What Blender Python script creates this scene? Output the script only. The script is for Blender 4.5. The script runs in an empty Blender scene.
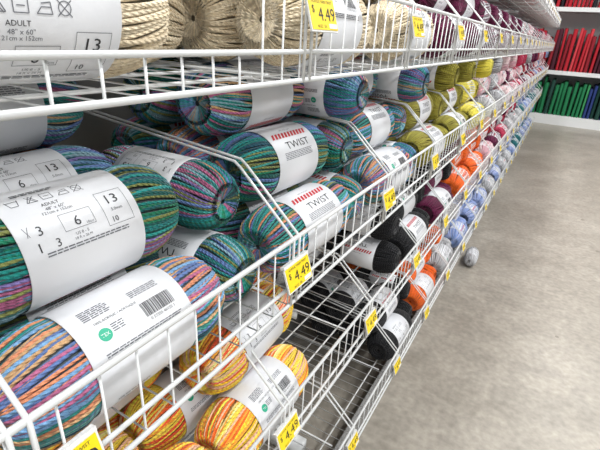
import bpy, bmesh, math, random
import numpy as np
from mathutils import Matrix, Vector
random.seed(7); rng=np.random.RandomState(5)
H=1.17; XF=-.256
sc=bpy.context.scene
try:
    sc.view_settings.view_transform='Standard'
except Exception: pass

def lin(c):
    return tuple(((v/255)/12.92 if v/255<=.04045 else ((v/255+.055)/1.055)**2.4) for v in c)
def L4(*c): return (*lin(c),1.0)

# ------------------------------------------------ materials
def mat(name,col,rough=.5,metal=0,bump=None,spec=.5):
    m=bpy.data.materials.new(name); m.use_nodes=True
    nt=m.node_tree; b=nt.nodes['Principled BSDF']
    b.inputs['Base Color'].default_value=col
    b.inputs['Roughness'].default_value=rough
    b.inputs['Metallic'].default_value=metal
    b.inputs['Specular IOR Level'].default_value=spec
    tc=nt.nodes.new('ShaderNodeTexCoord')
    n=nt.nodes.new('ShaderNodeTexNoise')
    n.inputs['Scale'].default_value=bump[0] if bump else 30
    n.inputs['Detail'].default_value=4
    nt.links.new(tc.outputs['Object'],n.inputs['Vector'])
    bp=nt.nodes.new('ShaderNodeBump')
    bp.inputs['Strength'].default_value=bump[1] if bump else .05
    bp.inputs['Distance'].default_value=.002
    nt.links.new(n.outputs['Fac'],bp.inputs['Height'])
    nt.links.new(bp.outputs['Normal'],b.inputs['Normal'])
    return m
M_wire=mat('white_coated_wire',L4(222,223,222),.28,bump=(60,.05))
M_paper=mat('label_paper',L4(224,225,228),.40,bump=(20,.6))
M_black=mat('label_ink_black',L4(38,38,42),.5)
M_grey=mat('label_ink_grey',L4(104,106,112),.5)
M_red=mat('label_ink_red',L4(190,40,50),.5)
M_green=mat('label_ink_green',L4(30,165,130),.5)
M_yel=mat('tag_yellow',L4(246,214,24),.4)
M_tagw=mat('tag_holder_plastic',L4(225,225,222),.25)
M_panel=mat('shade_grey_panel',L4(140,139,137),.5,bump=(40,.1))  # grey set darker to put recess shade into the panel colour

def yarn_mat():
    m=bpy.data.materials.new('yarn_fibre'); m.use_nodes=True
    nt=m.node_tree; b=nt.nodes['Principled BSDF']; N=nt.nodes.new; K=nt.links.new
    a=N('ShaderNodeAttribute'); a.attribute_name='Col'
    uv=N('ShaderNodeUVMap'); uv.uv_map='UVMap'
    sp=N('ShaderNodeSeparateXYZ'); K(uv.outputs[0],sp.inputs[0])
    m1=N('ShaderNodeMath'); m1.operation='MULTIPLY_ADD'; m1.inputs[1].default_value=2*math.pi*3
    K(sp.outputs[0],m1.inputs[0])
    m2=N('ShaderNodeMath'); m2.operation='MULTIPLY'; m2.inputs[1].default_value=900
    K(sp.outputs[1],m2.inputs[0]); K(m2.outputs[0],m1.inputs[2])
    s=N('ShaderNodeMath'); s.operation='SINE'; K(m1.outputs[0],s.inputs[0])
    tc=N('ShaderNodeTexCoord'); no=N('ShaderNodeTexNoise'); no.inputs['Scale'].default_value=900; no.inputs['Detail'].default_value=2
    K(tc.outputs['Object'],no.inputs['Vector'])
    ad=N('ShaderNodeMath'); ad.operation='MULTIPLY_ADD'; ad.inputs[1].default_value=1.2
    K(no.outputs['Fac'],ad.inputs[0]); K(s.outputs[0],ad.inputs[2])
    bp=N('ShaderNodeBump'); bp.inputs['Strength'].default_value=.8; bp.inputs['Distance'].default_value=.0006
    K(ad.outputs[0],bp.inputs['Height']); K(bp.outputs['Normal'],b.inputs['Normal'])
    mx=N('ShaderNodeMix'); mx.data_type='RGBA'; mx.blend_type='MULTIPLY'; mx.inputs[0].default_value=.4
    r=N('ShaderNodeMapRange'); r.inputs[3].default_value=.6; r.inputs[4].default_value=1.3
    K(no.outputs['Fac'],r.inputs[0])
    K(a.outputs['Color'],mx.inputs[6]); K(r.outputs[0],mx.inputs[7])
    K(mx.outputs[2],b.inputs['Base Color'])
    b.inputs['Roughness'].default_value=.78
    b.inputs['Sheen Weight'].default_value=.15
    b.inputs['Sheen Roughness'].default_value=.5
    b.inputs['Specular IOR Level'].default_value=.25
    return m
M_yarn=yarn_mat()

# ------------------------------------------------ text glyph cache
_tc={}
def glyphs(txt):
    if txt in _tc: return _tc[txt]
    cu=bpy.data.curves.new('tmp','FONT'); cu.body=txt; cu.size=1; cu.resolution_u=2
    ob=bpy.data.objects.new('tmp',cu); sc.collection.objects.link(ob)
    bpy.context.view_layer.update()
    me=bpy.data.meshes.new_from_object(ob)
    v=np.array([x.co[:2] for x in me.vertices]) if len(me.vertices) else np.zeros((0,2))
    f=[tuple(p.vertices) for p in me.polygons]
    bpy.data.objects.remove(ob); bpy.data.curves.remove(cu); bpy.data.meshes.remove(me)
    if len(v):
        v=v-(v.min(0)+v.max(0))/2
    _tc[txt]=(v,f); return _tc[txt]

class Buf:
    def __init__(s): s.v=[];s.f=[];s.m=[];s.c=[];s.uv=[];s.n=0
    def add(s,v,f,m,c=None,uv=None):
        v=np.asarray(v,float); k=len(v)
        s.v.append(v); s.f+= [tuple(i+s.n for i in p) for p in f]; s.m+=[m]*len(f)
        s.c.append(np.tile([1,1,1,1],(k,1)) if c is None else c)
        s.uv.append(np.zeros((k,2)) if uv is None else uv); s.n+=k
    def mesh(s,name,mats,smooth=True,attr=False):
        me=bpy.data.meshes.new(name)
        V=np.concatenate(s.v)
        me.from_pydata(V.tolist(),[],s.f)
        for m in mats: me.materials.append(m)
        me.polygons.foreach_set('material_index',np.array(s.m,dtype=np.int32))
        if smooth: me.polygons.foreach_set('use_smooth',np.ones(len(s.f),dtype=bool))
        if attr:
            ca=me.color_attributes.new('Col','FLOAT_COLOR','POINT')
            ca.data.foreach_set('color',np.concatenate(s.c).astype(np.float32).ravel())
            ul=me.uv_layers.new(name='UVMap')
            li=np.zeros(len(me.loops),dtype=np.int32); me.loops.foreach_get('vertex_index',li)
            ul.data.foreach_set('uv',np.concatenate(s.uv)[li].astype(np.float32).ravel())
        me.update(); return me
def grid_faces(nu,nv,closed_v=True):
    out=[]
    for i in range(nu-1):
        for j in range(nv if closed_v else nv-1):
            j2=(j+1)%nv
            out.append((i*nv+j,(i+1)*nv+j,(i+1)*nv+j2,i*nv+j2))
    return out
def tube(buf,pts,rad,sides=6,m=0,cap=True):
    P=np.array(pts,float); n=len(P)
    T=np.gradient(P,axis=0) if n>2 else np.tile(P[1]-P[0],(2,1))
    if n>2:
        d=np.diff(P,axis=0); d/= np.linalg.norm(d,axis=1)[:,None]+1e-12
        T=np.vstack([d[:1],d[:-1]+d[1:],d[-1:]])
    T/=np.linalg.norm(T,axis=1)[:,None]+1e-12
    ref=np.array([0,0,1.]) if abs(T[0][2])<.8 and all(abs(T[:,2])<.95) else np.array([0,1.,0])
    if all(abs(T[:,1])<.3): ref=np.array([0,1.,0])
    A=np.cross(T,ref); A/=np.linalg.norm(A,axis=1)[:,None]+1e-12
    B=np.cross(T,A)
    a=np.arange(sides)*2*math.pi/sides
    V=P[:,None]+rad*(np.cos(a)[None,:,None]*A[:,None]+np.sin(a)[None,:,None]*B[:,None])
    f=grid_faces(n,sides)
    if cap: f+= [tuple(range(sides)),tuple((n-1)*sides+i for i in range(sides))[::-1]]
    buf.add(V.reshape(-1,3),f,m)
def box(buf,c,s,m=0,R=None):
    v=np.array([[x,y,z] for x in(-.5,.5) for y in(-.5,.5) for z in(-.5,.5)])*np.array(s)
    if R is not None: v=v@np.array(R).T
    v=v+np.array(c)
    buf.add(v,[(0,1,3,2),(4,6,7,5),(0,4,5,1),(2,3,7,6),(0,2,6,4),(1,5,7,3)],m)
def link(name,me,parent=None,M=None):
    o=bpy.data.objects.new(name,me); sc.collection.objects.link(o)
    if parent: o.parent=parent
    if M is not None: o.matrix_local=M
    return o
def empty(name):
    e=bpy.data.objects.new(name,None); e.empty_display_size=.05; sc.collection.objects.link(e); return e

# ------------------------------------------------ yarn skein
SL=.25; RB=.0510; RLAB=.0537; LH=.057
def prof(t):
    ph=t*1.535
    a=np.sign(np.sin(ph))*np.abs(np.sin(ph))**.8*SL/2
    r=RB*np.abs(np.cos(ph))**.44
    out=np.clip((np.abs(a)-LH+.003)/.02,0,1)
    r=r*(1+.07*out*(3*out-2*out*out)*1.0)
    e=np.clip((np.abs(t)-.93)/.07,0,1)
    a=a-np.sign(a)*.010*e*e
    r=r*(1-.6*e)
    return a,r
def label_decals(b):
    def pmap(s,h,ac):
        al=ac+h/RLAB; R=RLAB+.0004
        return np.stack([R*np.cos(al),s,R*np.sin(al)],-1)
    Q=.87
    def text(t,s0,h0,size,ac,m=2,sx=1.):
        v,f=glyphs(t)
        if len(v): b.add(pmap(v[:,0]*size*sx+s0*Q,v[:,1]*size+h0,ac),f,m)
    def rect(s0,s1,h0,h1,ac,m=2,n=4):
        s0*=Q; s1*=Q
        hs=np.linspace(h0,h1,n+1)
        S=np.array([[s0,h] for h in hs]+[[s1,h] for h in hs])
        f=[(i,i+1,n+2+i,n+1+i) for i in range(n)]
        b.add(pmap(S[:,0],S[:,1],ac),f,m)
    def frame(s0,s1,h0,h1,ac,w=.0006,m=2):
        rect(s0,s1,h0,h0+w,ac,m,1);rect(s0,s1,h1-w,h1,ac,m,1);rect(s0,s0+w,h0,h1,ac,m);rect(s1-w,s1,h0,h1,ac,m)
    def disc(s,h,r,ac,m):
        a=np.arange(20)*2*math.pi/20; s*=Q
        b.add(np.vstack([pmap(np.array([s]),np.array([h]),ac),pmap(s+r*np.cos(a),h+r*np.sin(a),ac)]),[(0,i+1,(i+1)%20+1) for i in range(20)],m)
    def seg(p,q,w,ac,m):
        p=np.array(p);q=np.array(q); d=(q-p)/np.linalg.norm(q-p); n=np.array([-d[1],d[0]])*w/2
        P=np.array([p-n,p+n,q+n,q-n]); b.add(pmap(P[:,0],P[:,1],ac),[(0,1,2,3)],m)
    def lines(s0,s1,h,rows,ac,m=3,dh=.0026):
        r=random.Random(int(h*1e4)+rows)
        for k in range(rows):
            s=s0
            while s<s1-.002:
                w=r.uniform(.003,.009); e=min(s+w,s1); rect(s,e,h-k*dh,h-k*dh+.0011,ac,m,1); s=e+.0012
    # A: care information
    ac=math.radians(285)
    # care symbols: washtub, triangle, square, iron, circle
    y0=.021; w=.0006; x=-.048
    for p,q in [((x,y0+.008),(x+.002,y0)),((x+.002,y0),(x+.008,y0)),((x+.008,y0),(x+.010,y0+.008)),((x,y0+.0065),(x+.010,y0+.0065))]: seg(p,q,w,ac,3)
    text('40',x+.005,y0+.003,.0035,ac,3) if False else None
    x=-.033
    for p,q in [((x,y0),(x+.009,y0)),((x+.009,y0),(x+.0045,y0+.008)),((x+.0045,y0+.008),(x,y0)),((x+.001,y0-.0005),(x+.008,y0+.008)),((x+.008,y0-.0005),(x+.001,y0+.008))]: seg(p,q,w,ac,3)
    x=-.0195
    for p,q in [((x,y0),(x+.009,y0)),((x+.009,y0),(x+.009,y0+.008)),((x+.009,y0+.008),(x,y0+.008)),((x,y0+.008),(x,y0)),((x+.002,y0+.004),(x+.007,y0+.004))]: seg(p,q,w,ac,3)
    x=-.0055
    for p,q in [((x,y0),(x+.010,y0)),((x+.010,y0),(x+.009,y0+.007)),((x+.009,y0+.007),(x+.003,y0+.006)),((x,y0),(x+.003,y0+.004)),((x+.003,y0+.004),(x+.009,y0+.004))]: seg(p,q,w,ac,3)
    x=.013
    for k in range(12):
        a0=k*math.pi/6;a1=a0+math.pi/6; seg((x+.0043*math.cos(a0),y0+.004+.0043*math.sin(a0)),(x+.0043*math.cos(a1),y0+.004+.0043*math.sin(a1)),w,ac,3)
    seg((x-.005,y0-.001),(x+.005,y0+.009),w,ac,3); seg((x+.005,y0-.001),(x-.005,y0+.009),w,ac,3)
    text('ADULT',-.020,.0150,.0048,ac,2)
    text('48" x 60"',-.018,.0100,.0046,ac,3); text('121cm x 152cm',-.018,.0060,.0042,ac,3)
    text('13',.040,.002,.0135,ac,2,1.15); text('3',-.044,-.007,.0120,ac); text('6',-.006,-.008,.0130,ac)
    text('1',-.050,-.021,.0115,ac);text('10',.034,-.018,.0075,ac); text('3',-.032,-.021,.0105,ac)
    text('5.0mm',.040,-.0085,.0044,ac,3)
    frame(-.022,.012,-.015,.001,ac,.0004,3); frame(.024,.056,-.023,.011,ac,.0004,3)
    seg((-.050,-.001),(-.047,-.010),.0005,ac,3); seg((-.046,-.001),(-.049,-.010),.0005,ac,3)
    text('10cm',.006,-.0125,.0034,ac,3); text('US 8 - 5',-.006,-.0190,.0038,ac,3); text('18 R x 26 M',-.006,-.023,.0034,ac,3)
    lines(-.046,.046,-.028,2,ac,3,.0024); lines(-.046,-.004,.036,2,ac,3,.0024)
    # B: barcode & certificate
    ac=math.radians(45)
    disc(-.040,-.006,.0062,ac,5); text('TEX',-.040,-.006,.0045,ac,1)
    lines(-.031,-.016,-.001,4,ac,3,.0022); lines(-.050,-.018,.024,6,ac,3,.0022)
    text('100% ACRYLIC / ACRYLIQUE',-.018,.0065,.0036,ac,2)
    r=random.Random(3); s=.008
    while s<.048:
        w=r.choice([.0006,.0009,.0015]); rect(s,s+w,-.012,.003,ac,2,3); s+=w+r.choice([.0007,.0012])
    text('0 57355 46122 1',.028,-.0150,.0044,ac,2); lines(.006,.044,.019,4,ac,3,.0022)
    lines(-.050,.05,-.023,3,ac,3,.0022)
    # C: red stripes and name
    ac=math.radians(165)
    text('TWIST',.006,-.006,.0170,ac,2,1.30)
    for k in range(11):
        s=(-.056+k*.0098)*Q
        P=pmap(np.array([s,s+.0055,s+.011,s+.0055]),np.array([.008,.008,.018,.018]),ac)
        b.add(P,[(0,1,2,3)],4)
    text('soft acrylic yarn',.0,.024,.0046,ac,3)
    lines(-.045,.045,-.018,5,ac,3,.0024)
def make_skein(name,pal,seed,hi=True,var=.10):
    r=np.random.RandomState(seed); b=Buf()
    pal=np.array([lin(c) for c in pal])
    N,S,sd,rad=(108,28,5,.00200) if hi else (44,12,4,.0044)
    t=np.linspace(-1,1,17 if hi else 9); a,rr=prof(t); nv=24
    th=np.arange(nv)*2*math.pi/nv
    V=np.stack([(rr*.95)[:,None]*np.cos(th),np.repeat(a[:,None]*.97,nv,1),(rr*.95)[:,None]*np.sin(th)],-1)
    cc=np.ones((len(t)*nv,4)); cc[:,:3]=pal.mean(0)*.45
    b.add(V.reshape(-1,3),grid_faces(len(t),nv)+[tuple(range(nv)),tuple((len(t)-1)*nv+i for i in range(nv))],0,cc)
    def seq():
        out=[];last=-1
        while len(out)<N*8*2:
            i=r.randint(len(pal))
            if i==last and len(pal)>1: continue
            last=i; out+= [i]*r.randint(8,46) if len(pal)>1 else [i]*16
        return out
    sq=[seq(),seq()]
    tw0=r.choice([-1,1])*r.uniform(.35,.6)
    layers=[(N,tw0,0.)]
    if hi: layers.append((24,tw0*.4,.0012))
    p1=r.uniform(0,6.28)
    for (n,tw,lift) in layers:
        ts=np.linspace(-1,1,S)
        for k in range(n):
            th0=2*math.pi*(k+r.uniform(-.35,.35))/n
            a,rr=prof(ts)
            wob=r.uniform(-.16,.16)
            th=th0+tw*ts+wob*np.sin(ts*r.uniform(1,3)+r.uniform(0,6))*.5
            lab=np.clip((np.abs(a)-LH+.003)/.02,0,1)
            rr=rr+ (lift+r.uniform(-.0006,.0012))*lab
            rr=rr*(1+.03*lab*np.sin(2*th+p1))
            P=np.stack([rr*np.cos(th),a,rr*np.sin(th)],-1)
            T=np.gradient(P,axis=0); T/=np.linalg.norm(T,axis=1)[:,None]
            Rv=np.stack([np.cos(th),0*th,np.sin(th)],-1)
            A=np.cross(T,Rv); A/=np.linalg.norm(A,axis=1)[:,None]+1e-9
            B=np.cross(A,T)
            an=np.arange(sd)*2*math.pi/sd
            rd=rad*(1+.10*r.randn())
            V=P[:,None]+rd*(np.cos(an)[None,:,None]*A[:,None]+np.sin(an)[None,:,None]*B[:,None])
            s_=sq[k%2]
            idx=[s_[int((k/2+ (x+1)/2*1.0)*6)%len(s_)] for x in ts]
            c=pal[idx]*(1+var*r.randn())
            C=np.ones((S,sd,4)); C[...,:3]=np.clip(c,0,1)[:,None]
            ln=np.concatenate([[0],np.cumsum(np.linalg.norm(np.diff(P,axis=0),axis=1))])
            UV=np.stack([np.repeat((np.arange(sd)/sd)[None],S,0),np.repeat(ln[:,None],sd,1)],-1)
            b.add(V.reshape(-1,3),grid_faces(S,sd),0,C.reshape(-1,4),UV.reshape(-1,2))
    nv=56 if hi else 28
    al=np.arange(nv)*2*math.pi/nv; ys=np.array([-LH-.0005,-LH,0,LH,LH+.0005]); rs=np.array([-.001,0,0,0,-.001])+RLAB
    V=np.stack([rs[:,None]*np.cos(al),np.repeat(ys[:,None],nv,1),rs[:,None]*np.sin(al)],-1)
    b.add(V.reshape(-1,3),grid_faces(5,nv),1)
    label_decals(b)
    return b.mesh(name,[M_yarn,M_paper,M_black,M_grey,M_red,M_green],True,True)

PAL={
 'teal_variegated':[(12,100,100),(20,116,84),(26,132,124),(116,158,198),(140,176,188),(218,142,104),(14,88,82),(176,98,134),(124,130,72),(96,122,174),(24,72,88),(34,138,134),(200,160,116),(124,110,166),(60,150,140)],
 'yellow_orange_variegated':[(252,206,40),(255,222,80),(250,118,40),(242,92,52),(252,166,56),(248,194,156),(253,232,150)],
 'cream':[(236,220,190),(228,210,178)],
 'black':[(17,17,21)],
 'plum':[(112,16,70),(90,12,56)],
 'olive':[(172,164,64),(158,148,54)],
 'yellow':[(240,226,92)],
 'orange':[(248,112,34)],
 'lavender_blue':[(160,176,220),(178,188,222),(140,164,216)],
 'pale_pink':[(228,180,190),(240,214,214)],
 'red':[(180,24,46),(150,16,40)],
 'grey':[(176,176,178),(200,200,202)],
 'rose':[(205,60,95)],
 'teal':[(24,116,122)],
}
SK={}
def hash_seed(s): return sum(ord(c)*(i+1) for i,c in enumerate(s))%10000
def skein_mesh(col,hi):
    key=(col,hi)
    if key not in SK:
        n=4 if (hi and col=='teal_variegated') else 2
        SK[key]=[make_skein('yarn_skein_%s_%s%d'%(col,'hi' if hi else 'lo',i),PAL[col],hash_seed(col)+i,hi) for i in range(n)]
    return random.choice(SK[key])
GR={}
CNT={}
SHELF='mid'
def place(col,x,y,z,view=None,yaw=0,pitch=0,hi=None,s=1.0,at=50,grp=None):
    if hi is None: hi = y<2.0
    if grp: key=(grp,grp)
    elif y<2.4 or (SHELF,col) in (('top','plum'),('bot','lavender_blue')) and y<3.3: key=('%s_yarn_skeins'%col,SHELF)
    else: key=('assorted_yarn_skeins',SHELF)
    g=GR.get(key)
    if g is None: g=GR[key]=empty(key[0])
    me=skein_mesh(col,hi)
    ac={'A':285,'B':45,'C':165}
    roll=math.radians(ac[view]-at) if view else random.uniform(0,2*math.pi)
    M=Matrix.Translation((x,y,z+H))@Matrix.Rotation(yaw,4,'Z')@Matrix.Rotation(pitch,4,'X')@Matrix.Rotation(roll,4,'Y')@Matrix.Scale(s,4)
    CNT[col]=CNT.get(col,0)+1
    link('skein_%s_%d'%(col,CNT[col]),me,g,M)

BAY=.36
def u(a,b): return random.uniform(a,b)
def bay_fill(shelf,k,col,rows=3,cross=True,frontgap=False,views=None):
    global SHELF
    SHELF=shelf
    y0=.09+BAY*k; zd=DECK[shelf]
    base=zd+.0585
    mix=col if isinstance(col,list) else [col]
    for row in range(rows):
        xs=[-.325,-.437,-.549] if row%2==0 else [-.383,-.495,-.600]
        for i,x in enumerate(xs):
            if frontgap and i==0: continue
            if row==2 and i==0 : continue
            v=random.choice(['A','B','C','A','B','C',None])
            if views and (row,i) in views: v=views[(row,i)]
            place(random.choice(mix),x+u(-.003,.003),y0+.135+u(-.006,.006),base+row*.098,v,u(-.03,.03),u(-.02,.02),at=50+u(-22,22))
        if cross:
            place(random.choice(mix),-.405 - (0.0 if row%2==0 else .03)+u(-.01,.01),y0+.303,base-.006+row*.100,None,math.pi/2+u(-.03,.03),u(-.02,.02),s=.86)
        elif shelf=='top' and row==0:
            place(random.choice(mix),-.545,y0+.306,base-.006,None,math.pi/2,s=.86)
TAG={'over':.31,'top':.016,'mid':-.286,'low':-.586,'bot':-.985}
DECK={k:v-.066 for k,v in TAG.items()}

NB=20
zb=DECK['mid']+.0585
T='teal_variegated'
SHELF='mid'
place(T,-.328,.222,zb,'B',-.02,.0,at=55)
place(T,-.386,.215,zb+.098,'A',-.03,.0,at=45)
place(T,-.440,.23,zb,'C'); place(T,-.552,.23,zb)
place(T,-.500,.23,zb+.098,'A',.03); place(T,-.605,.22,zb+.098,'B')
place(T,-.560,.235,zb+.194,'C',.05)
for row in range(2):
    place(T,-.405-.03*row,.393,zb-.006+row*.098,None,math.pi/2+.04,0,s=.86)
bay_fill('mid',-1,T,2,False)
for k in range(1,NB):
    y=.09+BAY*k+.18
    col=(T if y<1.3 else 'olive' if y<1.8 else ['olive','yellow'] if y<2.0 else 'yellow' if y<2.4 else ['pale_pink','grey'] if y<3.1 else ['rose','pale_pink','plum'] if y<4 else ['red','grey','plum'] if y<5.5 else ['pale_pink','lavender_blue','red'])
    bay_fill('mid',k,col,3,views={(0,0):'C',(1,0):'C',(1,1):'B',(2,1):'A'} if k==1 else None)
# top shelf
SHELF='top'
zt=DECK['top']+.0585
place('cream',-.345,.180,zt,'A',-.01,at=-30); place('cream',-.46,.32,zt,'C'); place('cream',-.40,.31,zt+.098,'A')
place('cream',-.51,.24,zt+.098,'B'); place('cream',-.57,.24,zt,'B')
for k in range(1,NB):
    y=.09+BAY*k+.18
    col=('cream' if y<1.0 else ['black','plum'] if y<1.3 else 'plum' if y<3.2 else ['grey','pale_pink'] if y<4.5 else ['rose','plum','pale_pink'])
    bay_fill('top',k,col,2,cross=(k>2),views={(0,0):'B'} if k==1 else None)
    if k in(1,2):
        place('cream',-.46,.09+BAY*k+.33,zt+.098,'A')
for k in range(4,NB):
    y=.09+BAY*k+.18
    col=('plum' if y<2.5 else ['grey','red'] if y<4 else ['grey','pale_pink','red'])
    bay_fill('over',k,col,2)
# low shelf
SHELF='low'
zl=DECK['low']+.0585
Y='yellow_orange_variegated'
for (x,y,z,v,yw) in [(-.325,.466,0,'B',.02),(-.437,.42,0,'B',-.05),(-.384,.50,.098,'A',.06),(-.549,.40,0,'C',.02),(-.325,.205,0,'A',0),(-.437,.16,0,'B',0),
                     (-.549,.13,0,'B',0),(-.49,.27,.098,'A',.04),(-.49,.54,.098,'B',.0),(-.600,.53,.098,'C',.02),(-.549,.68,0,'B',.0)]:
    place(Y,x,y,zl+z,v,yw)
place('grey',-.56,.97,zl,'B'); place('grey',-.50,.98,zl+.098,'A'); place('grey',-.61,.95,zl+.098,'A')
for k in range(2,NB):
    y=.09+BAY*k+.18
    if k==2:
        place('black',-.40,1.115,zl,None,math.pi/2,s=.9); place('black',-.42,1.115,zl+.104,None,math.pi/2,s=.9);continue
    col=('black' if y<1.6 else ['black','plum'] if y<1.85 else 'orange' if y<2.45 else ['red','plum','pale_pink'] if y<3.2 else ['grey','rose'] if y<4.5 else ['lavender_blue','teal','grey'])
    bay_fill('low',k,col,3)
# bottom shelf
for k in range(3,NB):
    y=.09+BAY*k+.18
    col=('black' if y<1.4 else 'orange' if y<2.05 else ['orange','grey'] if y<2.3 else 'lavender_blue' if y<3.1 else ['grey','lavender_blue'] if y<4.5 else ['grey','lavender_blue','teal'])
    bay_fill('bot',k,col,3 if k>3 else 2,True)
place('grey',-.215,2.44,-H+.040,'A',.05,0,s=.66,grp='dropped_yarn_skein')

# ------------------------------------------------ wire shelving
b=Buf()
YA,YB=-.35,7.35; XB=-.665
for sname,tz in TAG.items():
    zt_=tz+H; zd=zt_-.066
    for z,rr in((zt_+.036,.0032),(zt_-.036,.0026),(zd,.0028)):
        ya=YA
        if sname=='top' and z>zt_: ya=.335
        tube(b,[(XF,ya,z),(XF,YB,z)],rr,8)
    for x in (-.33,-.41,-.49,-.57,-.66):
        tube(b,[(x,YA,zd-.0035),(x,YB,zd-.0035)],.0021,6)
    n=int((YB-YA)/.036)
    for i in range(n+1):
        y=YA+i*.036
        top=zt_+.036
        if sname=='top' and y<.335: top=zt_-.036
        tube(b,[(XB,y,zd),(XF-.002,y,zd),(XF-.003,y,zd+.003),(XF-.003,y,top)],.00125,5)
    k=-1
    while .09+BAY*k<YB:
        yc=.09+BAY*k
        for dy in(-.007,.007):
            tube(b,[(XB,yc+dy,zt_+.15),(XF-.096,yc+dy,zt_+.124),(XF-.086,yc+dy,zt_+.117),(XF+.002,yc+dy,zt_+.036),(XF+.002,yc+dy,zd)],.0022,6)
        tube(b,[(XF-.05,yc,zd),(XB,yc,zd)],.0022,6)
        k+=1
y=-.27
while y<YB:
    box(b,(XB-.02,y,1.05),(.03,.04,2.1),0); box(b,(XB+.12,y,.045),(.30,.035,.05),0)
    for sname,tz in TAG.items():
        zd=tz+H-.07
        box(b,(XB+.10,y,zd-.012),(.24,.006,.02),0)
    y+=BAY*3
me=b.mesh('wire_shelf',[M_wire]); shelf=link('wire_basket_shelving',me)
b=Buf(); box(b,(XB-.05,3.5,1.05),(.012,7.9,2.1)); link('shelving_back_panel',b.mesh('back_panel',[M_panel],False))
b=Buf(); box(b,(-.30,3.5,.045),(.012,7.7,.09)); 
link('shelving_kick_plate',b.mesh('kick_plate',[M_panel],False))

# ------------------------------------------------ price tags
def tagmesh():
    b=Buf(); w,h=.058,.032
    box(b,(0,0,0),(.0022,w+.004,h+.004),0); box(b,(.0014,0,0),(.0008,w,h),1)
    box(b,(-.001,0,h/2+.003),(.006,w+.004,.004),0)
    def t(txt,s0,h0,size,m=2,sx=1.):
        v,f=glyphs(txt); b.add(np.stack([np.full(len(v),.0022),v[:,0]*size*sx+s0,v[:,1]*size+h0],-1),f,m)
    t('4.49',.007,.000,.020,2,1.15); t('$',-.022,.004,.011)
    t('ACRYLIC YARN TWIST',0,.0125,.0045); t('46122   EA',-.008,-.0125,.0045)
    box(b,(.002,.018,-.0120),(.0006,.018,.005),3)
    return b.mesh('price_tag',[M_tagw,M_yel,M_black,M_paper],False)
tm=tagmesh(); tg=empty('shelf_price_tags'); i=0
for sname,tz in TAG.items():
    for k in range(0,NB):
        if k==0 and sname=='top': continue
        y=.085+BAY*k
        dz=-.012 if sname!='top' else .002
        if sname=='mid' and k==0: y=.108; dz=-.026
        i+=1
        M=Matrix.Translation((XF+.010,y if sname!='top' else y+.018,tz+H+dz))@Matrix.Rotation(math.radians(-18),4,'Y')
        link('price_tag_%d'%i,tm,tg,M)

# ------------------------------------------------ floor, walls, ceiling
def floor_mat():
    m=bpy.data.materials.new('polished_concrete'); m.use_nodes=True; nt=m.node_tree; N=nt.nodes.new; K=nt.links.new
    bs=nt.nodes['Principled BSDF']; tc=N('ShaderNodeTexCoord')
    n1=N('ShaderNodeTexNoise'); n1.inputs['Scale'].default_value=1.6; n1.inputs['Detail'].default_value=8; n1.inputs['Roughness'].default_value=.62
    n2=N('ShaderNodeTexNoise'); n2.inputs['Scale'].default_value=45; n2.inputs['Detail'].default_value=6
    n3=N('ShaderNodeTexNoise'); n3.inputs['Scale'].default_value=9; n3.inputs['Detail'].default_value=5; n3.inputs['Distortion'].default_value=1.2
    for n in(n1,n2,n3): K(tc.outputs['Object'],n.inputs['Vector'])
    r=N('ShaderNodeValToRGB'); r.color_ramp.elements[0].position=.3; r.color_ramp.elements[0].color=L4(136,129,118)
    r.color_ramp.elements[1].position=.7; r.color_ramp.elements[1].color=L4(166,159,148)
    K(n1.outputs['Fac'],r.inputs[0])
    mx=N('ShaderNodeMix'); mx.data_type='RGBA'; mx.blend_type='OVERLAY'; mx.inputs[0].default_value=.4
    K(r.outputs[0],mx.inputs[6]); K(n2.outputs['Fac'],mx.inputs[7])
    mx2=N('ShaderNodeMix'); mx2.data_type='RGBA'; mx2.blend_type='OVERLAY'; mx2.inputs[0].default_value=.35
    K(mx.outputs[2],mx2.inputs[6]); K(n3.outputs['Fac'],mx2.inputs[7])
    v=N('ShaderNodeTexVoronoi'); v.inputs['Scale'].default_value=3; K(tc.outputs['Object'],v.inputs['Vector'])
    st=N('ShaderNodeMath'); st.operation='LESS_THAN'; st.inputs[1].default_value=.04; K(v.outputs['Distance'],st.inputs[0])
    stm=N('ShaderNodeMath'); stm.operation='MULTIPLY'; stm.inputs[1].default_value=.5; K(st.outputs[0],stm.inputs[0])
    mx3=N('ShaderNodeMix'); mx3.data_type='RGBA'; K(stm.outputs[0],mx3.inputs[0]); K(mx2.outputs[2],mx3.inputs[6]); mx3.inputs[7].default_value=L4(85,75,62)
    K(mx3.outputs[2],bs.inputs['Base Color'])
    rr=N('ShaderNodeMapRange'); rr.inputs[3].default_value=.28; rr.inputs[4].default_value=.52; K(n3.outputs['Fac'],rr.inputs[0]); K(rr.outputs[0],bs.inputs['Roughness'])
    bp=N('ShaderNodeBump'); bp.inputs['Strength'].default_value=.08; K(n2.outputs['Fac'],bp.inputs['Height']); K(bp.outputs[0],bs.inputs['Normal'])
    return m
def plane(name,c,s,m):
    b=Buf(); box(b,c,s); return link(name,b.mesh(name,[m],False))
plane('floor',(2,3.5,-.03),(9,14,.06),floor_mat())
M_wall=mat('wall_paint',L4(225,222,214),.6,bump=(80,.1)); M_ceil=mat('ceiling_paint',L4(235,235,235),.7)
plane('wall_back',(2,10.0,2),(9,.1,4),M_wall)
plane('ceiling',(2,3.5,4.03),(9,14,.06),M_ceil)

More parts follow.
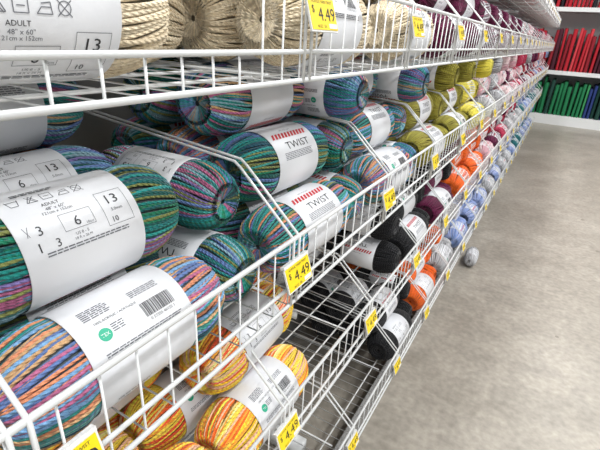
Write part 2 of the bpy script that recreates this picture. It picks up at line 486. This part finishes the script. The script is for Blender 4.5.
# ------------------------------------------------ far fabric unit
def rbolt(b,c,s,m,lean=0):
    w,d,h=s
    sec=[]
    for k in range(9): a=math.pi*k/8; sec.append((w/2*math.cos(a),d/2-w/2+w/2*math.sin(a)))
    for k in range(9): a=math.pi+math.pi*k/8; sec.append((w/2*math.cos(a),-d/2+w/2+w/2*math.sin(a)))
    sec=np.array(sec); zs=[-h/2,-h/2+.008,0,h/2-.008,h/2]; sc_=[.85,1,.90,1,.85]
    V=[[c[0]+x*q+lean*(z+h/2),c[1]+y,c[2]+z] for z,q in zip(zs,sc_) for x,y in sec]
    f=grid_faces(5,18)+[tuple(range(18)),tuple(72+i for i in range(18))]
    b.add(V,f,m)
fab_cols=[(176,20,38),(24,20,28),(20,116,70),(18,64,54),(30,52,112),(136,14,32),(70,14,34),(200,60,68),(60,150,90)]
M_f=[mat('fabric_%d'%i,L4(*c),.8,bump=(120,.3)) for i,c in enumerate(fab_cols)]
root=empty('fabric_display_shelf')
b=Buf(); UX0,UX1,UY=-1.3,3.6,8.35
cx=(UX0+UX1)/2; W=UX1-UX0
box(b,(cx,UY+.75,1.15),(W,.03,2.3)); box(b,(cx,UY+.37,.075),(W,.74,.15))
for z in(.80,1.70): box(b,(cx,UY+.37,z),(W,.74,.03)); box(b,(cx,UY-.003,z),(W,.012,.06))
for x in(UX0,-.05,1.2,2.4,UX1): box(b,(x,UY+.72,1.15),(.05,.06,2.3))
link('shelf_frame',b.mesh('shelf_frame',[M_wire],False),root)
b=Buf(); r=random.Random(4)
for lev,(z0,hh) in enumerate(((.15,.56),(.815,.62),(1.715,.45))):
    x=UX0+.08; m=0
    while x<UX1-.08:
        w=r.uniform(.045,.075)
        if lev==0: m=r.choice([2,2,2,8,3]) if x<.36 else r.choice([3,4,3,1,4])
        elif lev==1: m= r.choice([0,5,0,7,6]) if (x<.32) else r.choice([1,6,0,5,1])
        else: m=r.choice([0,0,7,5,1])
        h=hh*r.uniform(.80,1.04)
        rbolt(b,(x,UY+.27+r.uniform(-.05,.04),z0+h/2),(w*.80,.42,h),m,r.uniform(-.02,.03))
        x+=w
link('fabric_bolts',b.mesh('fabric_bolts',M_f),root)

# ------------------------------------------------ lighting
M_em=bpy.data.materials.new('light_diffuser'); M_em.use_nodes=True
bb=M_em.node_tree.nodes['Principled BSDF']; bb.inputs['Emission Color'].default_value=(1,.98,.95,1); bb.inputs['Emission Strength'].default_value=4
for j,x in enumerate((-.9,1.3,3.4)):
    for yy in(-1.5,1.2,3.9,6.6):
        b=Buf(); box(b,(x,yy,3.95),(.34,1.5,.08),0); box(b,(x,yy,3.905),(.28,1.42,.012),1)
        link('ceiling_light_fixture',b.mesh('fixture',[M_wire,M_em],False))
        ld=bpy.data.lights.new('tube_light','AREA'); ld.shape='RECTANGLE'; ld.size=.28; ld.size_y=1.42; ld.energy=60 if yy<2 else 46; ld.color=(.965,.985,1)
        lo=bpy.data.objects.new('fluorescent_lamp',ld); sc.collection.objects.link(lo); lo.location=(x,yy,3.88)
w=bpy.data.worlds.new('store_ambient'); sc.world=w; w.use_nodes=True
w.node_tree.nodes['Background'].inputs[0].default_value=(.95,.98,1,1); w.node_tree.nodes['Background'].inputs[1].default_value=.44

# ------------------------------------------------ camera
Yc=Vector((.507,.326,.798)).normalized()
Zc=Vector((.0547,.9116,-.407)); Zc=(Zc-Zc.dot(Yc)*Yc).normalized()
Xc=-(Yc.cross(Zc)); 
right=Vector((Xc[0],Yc[0],Zc[0])); up=Vector((Xc[1],Yc[1],Zc[1])); fwd=Vector((Xc[2],Yc[2],Zc[2]))
R=Matrix((right,up,-fwd)).transposed()
cd=bpy.data.cameras.new('camera'); cam=bpy.data.objects.new('camera',cd); sc.collection.objects.link(cam)
cd.sensor_width=36; cd.lens=433/600*36; cd.clip_start=.01
cam.matrix_world=Matrix.Translation((0,0,H))@R.to_4x4()
sc.camera=cam
